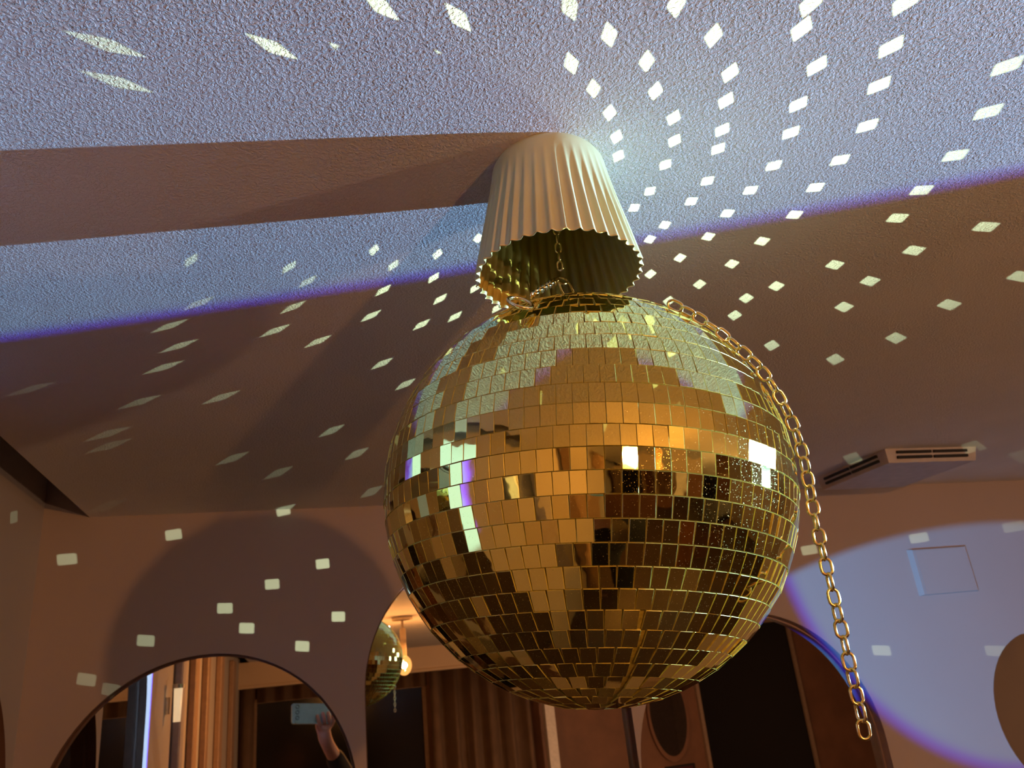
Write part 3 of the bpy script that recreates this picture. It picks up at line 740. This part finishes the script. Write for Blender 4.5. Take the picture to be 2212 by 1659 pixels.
# ------------------------------------------------------------------ phone (its lens is the camera)
PH = CAMM.to_4x4()
ph = empty('smartphone', Vector((0, 0, 0)), 'pale teal smartphone held up sideways, seen in the left arched mirror', 'phone')
def rbox(bm, x0, x1, y0, y1, z0, z1, r, M=PH, seg=6):
    o_ = []
    for cx, cy, a0 in ((x1-r, y1-r, 0), (x0+r, y1-r, PI/2), (x0+r, y0+r, PI), (x1-r, y0+r, 3*PI/2)):
        for i in range(seg+1): a = a0 + PI/2*i/seg; o_.append((cx+r*math.cos(a), cy+r*math.sin(a)))
    A = [bm.verts.new(M @ Vector((x, y, z0))) for x, y in o_]; B = [bm.verts.new(M @ Vector((x, y, z1))) for x, y in o_]
    bm.faces.new(list(reversed(A))); bm.faces.new(B)
    for i in range(len(o_)): j = (i+1) % len(o_); bm.faces.new((A[i], A[j], B[j], B[i]))
bm = bmesh.new(); rbox(bm, -0.022, 0.138, -0.066, 0.014, 0.0045, 0.0125, 0.010); obj('case', bm, simple('teal_case', (0.34, 0.64, 0.68), 0.3), ph)
bm = bmesh.new(); rbox(bm, -0.018, 0.134, -0.062, 0.010, 0.0126, 0.0132, 0.008); obj('screen', bm, simple('screen_glow', (0.02, 0.02, 0.02), 0.1, emit=(0.5, 0.42, 0.4), es=0.25), ph)
for (cx, cy) in ((0, 0), (0, -0.022), (0, -0.044)):
    bm = bmesh.new()
    lathe(bm, [(0.0062, 0.0046), (0.0072, 0.0046), (0.0072, 0.0020), (0.0062, 0.0020), (0.0062, 0.0046)], 24, PH @ Matrix.Translation((cx, cy, 0))); obj('lens_ring', bm, M_dark, ph)

# ------------------------------------------------------------------ photographer
M_skin = simple('skin', (0.62, 0.33, 0.24), 0.5, 0, 0.08, 60)
M_cloth = simple('black_shirt', (0.012, 0.011, 0.012), 0.85)
M_trous = simple('dark_trousers', (0.02, 0.02, 0.025), 0.85)
M_hair = simple('dark_hair', (0.02, 0.012, 0.008), 0.7)
def skin_obj(name, chains, m, parent=None, sub=2, rootidx=0):
    verts, edges, rad = [], [], []; names = {}
    def add(p, r):
        key = tuple(round(c_, 4) for c_ in p)
        if key in names: return names[key]
        names[key] = len(verts); verts.append(Vector(p)); rad.append(r); return names[key]
    for ch in chains:
        prev = None
        for p, r in ch:
            i = add(p, r)
            if prev is not None and prev != i: edges.append((prev, i))
            prev = i
    me = bpy.data.meshes.new(name); me.from_pydata(verts, edges, []); me.update()
    o = bpy.data.objects.new(name, me); C.objects.link(o)
    md = o.modifiers.new('skin', 'SKIN'); md.use_smooth_shade = True
    for i, r in enumerate(rad):
        me.skin_vertices[0].data[i].radius = (r, r); me.skin_vertices[0].data[i].use_root = (i == rootidx)
    sd = o.modifiers.new('sub', 'SUBSURF'); sd.levels = sub; sd.render_levels = sub
    me.materials.append(m)
    if parent: o.parent = parent
    return o
def V3(x, y, z): return (x, y, z)
pel = (0.10, -0.52, -1.16)
def P_(x, y, z): t_ = PH @ Vector((x, y, z)); return (t_.x, t_.y, t_.z)
wr_ = P_(0.128, -0.125, 0.045); kn = P_(0.118, -0.078, 0.030)
handR = [
  [(wr_, 0.026), (P_(0.122, -0.098, 0.036), 0.024), (kn, 0.020)],
  [(kn, 0.020), (P_(0.096, -0.070, 0.020), 0.0095), (P_(0.088, -0.064, 0.004), 0.0085), (P_(0.080, -0.048, -0.004), 0.0078), (P_(0.076, -0.034, -0.005), 0.0066)],
  [(kn, 0.020), (P_(0.112, -0.066, 0.018), 0.0095), (P_(0.108, -0.060, 0.002), 0.0088), (P_(0.102, -0.042, -0.004), 0.0080), (P_(0.098, -0.024, -0.005), 0.0068)],
  [(kn, 0.020), (P_(0.128, -0.064, 0.018), 0.0092), (P_(0.128, -0.056, 0.001), 0.0085), (P_(0.124, -0.038, -0.004), 0.0078), (P_(0.120, -0.022, -0.005), 0.0066)],
  [(kn, 0.020), (P_(0.141, -0.068, 0.020), 0.0085), (P_(0.147, -0.056, 0.006), 0.0075), (P_(0.145, -0.042, -0.002), 0.0066), (P_(0.141, -0.030, -0.004), 0.0056)],
  [(P_(0.122, -0.098, 0.036), 0.024), (P_(0.100, -0.090, 0.040), 0.0115), (P_(0.088, -0.066, 0.030), 0.0100), (P_(0.086, -0.046, 0.022), 0.0085)]]
sh = (0.30, -0.47, -0.66); el = (0.38, -0.28, -0.46)
body = [
  [(pel, 0.155), ((0.10, -0.51, -0.98), 0.150), ((0.10, -0.50, -0.80), 0.165), ((0.10, -0.49, -0.66), 0.130), ((0.10, -0.485, -0.585), 0.058), ((0.10, -0.47, -0.54), 0.060), ((0.10, -0.455, -0.47), 0.088), ((0.10, -0.46, -0.40), 0.080)],
  [((0.10, -0.49, -0.66), 0.130), (sh, 0.062), (el, 0.044), (wr_, 0.026)],
  [((0.10, -0.49, -0.66), 0.130), ((-0.09, -0.48, -0.665), 0.062), ((-0.13, -0.52, -0.93), 0.046), ((-0.12, -0.42, -1.15), 0.030), ((-0.115, -0.39, -1.23), 0.027)],
  [((-0.115, -0.39, -1.23), 0.027), ((-0.135, -0.375, -1.27), 0.0095), ((-0.14, -0.37, -1.31), 0.008)],
  [((-0.115, -0.39, -1.23), 0.027), ((-0.12, -0.375, -1.285), 0.0095), ((-0.12, -0.365, -1.33), 0.008)],
  [((-0.115, -0.39, -1.23), 0.027), ((-0.10, -0.378, -1.285), 0.0095), ((-0.10, -0.368, -1.325), 0.008)],
  [((-0.115, -0.39, -1.23), 0.027), ((-0.082, -0.385, -1.275), 0.009), ((-0.08, -0.375, -1.31), 0.0075)],
  [((-0.115, -0.39, -1.23), 0.027), ((-0.088, -0.355, -1.24), 0.011), ((-0.085, -0.335, -1.27), 0.009)],
  [(pel, 0.155), ((0.19, -0.52, -1.28), 0.088), ((0.20, -0.50, -1.64), 0.058), ((0.20, -0.53, -1.99), 0.040), ((0.20, -0.53, -2.06), 0.040), ((0.20, -0.40, -2.07), 0.026)],
  [(pel, 0.155), ((0.01, -0.52, -1.28), 0.088), ((0.00, -0.50, -1.64), 0.058), ((0.00, -0.53, -1.99), 0.040), ((0.00, -0.53, -2.06), 0.040), ((0.00, -0.40, -2.07), 0.026)]] + handR
per = skin_obj('person', body, M_skin); tag(per, 'person in dark clothes holding the phone up with the right hand, seen in the mirror', 'person')
skin_obj('shirt', [[((0.10, -0.515, -1.12), 0.172), ((0.10, -0.51, -0.98), 0.166), ((0.10, -0.50, -0.80), 0.182), ((0.10, -0.49, -0.66), 0.146)],
  [((0.10, -0.49, -0.66), 0.146), (sh, 0.075), (el, 0.056), (tuple(el[i]*0.12+wr_[i]*0.88 for i in range(3)), 0.038)],
  [((0.10, -0.49, -0.66), 0.146), ((-0.09, -0.48, -0.665), 0.075), ((-0.13, -0.52, -0.93), 0.058), ((-0.12, -0.43, -1.13), 0.040)]], M_cloth, per)
skin_obj('trousers', [[((0.10, -0.52, -1.08), 0.168), (pel, 0.168), ((0.19, -0.52, -1.28), 0.104), ((0.20, -0.50, -1.64), 0.076), ((0.20, -0.53, -2.00), 0.062)],
  [(pel, 0.168), ((0.01, -0.52, -1.28), 0.104), ((0.00, -0.50, -1.64), 0.076), ((0.00, -0.53, -2.00), 0.062)]], M_trous, per, rootidx=1)
skin_obj('hair', [[((0.10, -0.50, -0.50), 0.070), ((0.10, -0.49, -0.42), 0.086), ((0.10, -0.462, -0.385), 0.084), ((0.10, -0.43, -0.375), 0.06)]], M_hair, per)
def face_bit(nm, c, r, m, s=(1, 1, 1)):
    bm = bmesh.new(); bmesh.ops.create_uvsphere(bm, u_segments=12, v_segments=8, radius=r, matrix=Matrix.Translation(c) @ Matrix.Diagonal((*s, 1))); obj(nm, bm, m, per, True)
M_eye = simple('eye', (0.7, 0.7, 0.7), 0.2)
for sx in (-1, 1):
    face_bit('eye', (0.10+sx*0.032, -0.378, -0.435), 0.012, M_eye); face_bit('ear', (0.10+sx*0.083, -0.455, -0.45), 0.022, M_skin, (0.4, 0.8, 1.3))
face_bit('nose', (0.10, -0.362, -0.46), 0.016, M_skin, (0.7, 1.2, 1.3)); face_bit('mouth', (0.10, -0.377, -0.495), 0.016, simple('lips', (0.45, 0.14, 0.12), 0.4), (1.3, 0.5, 0.4))

# ------------------------------------------------------------------ raise everything to floor level zero
for o in sc.objects:
    if o.parent is None and o is not camo:
        o.location.z += ZO
bpy.context.view_layer.update()
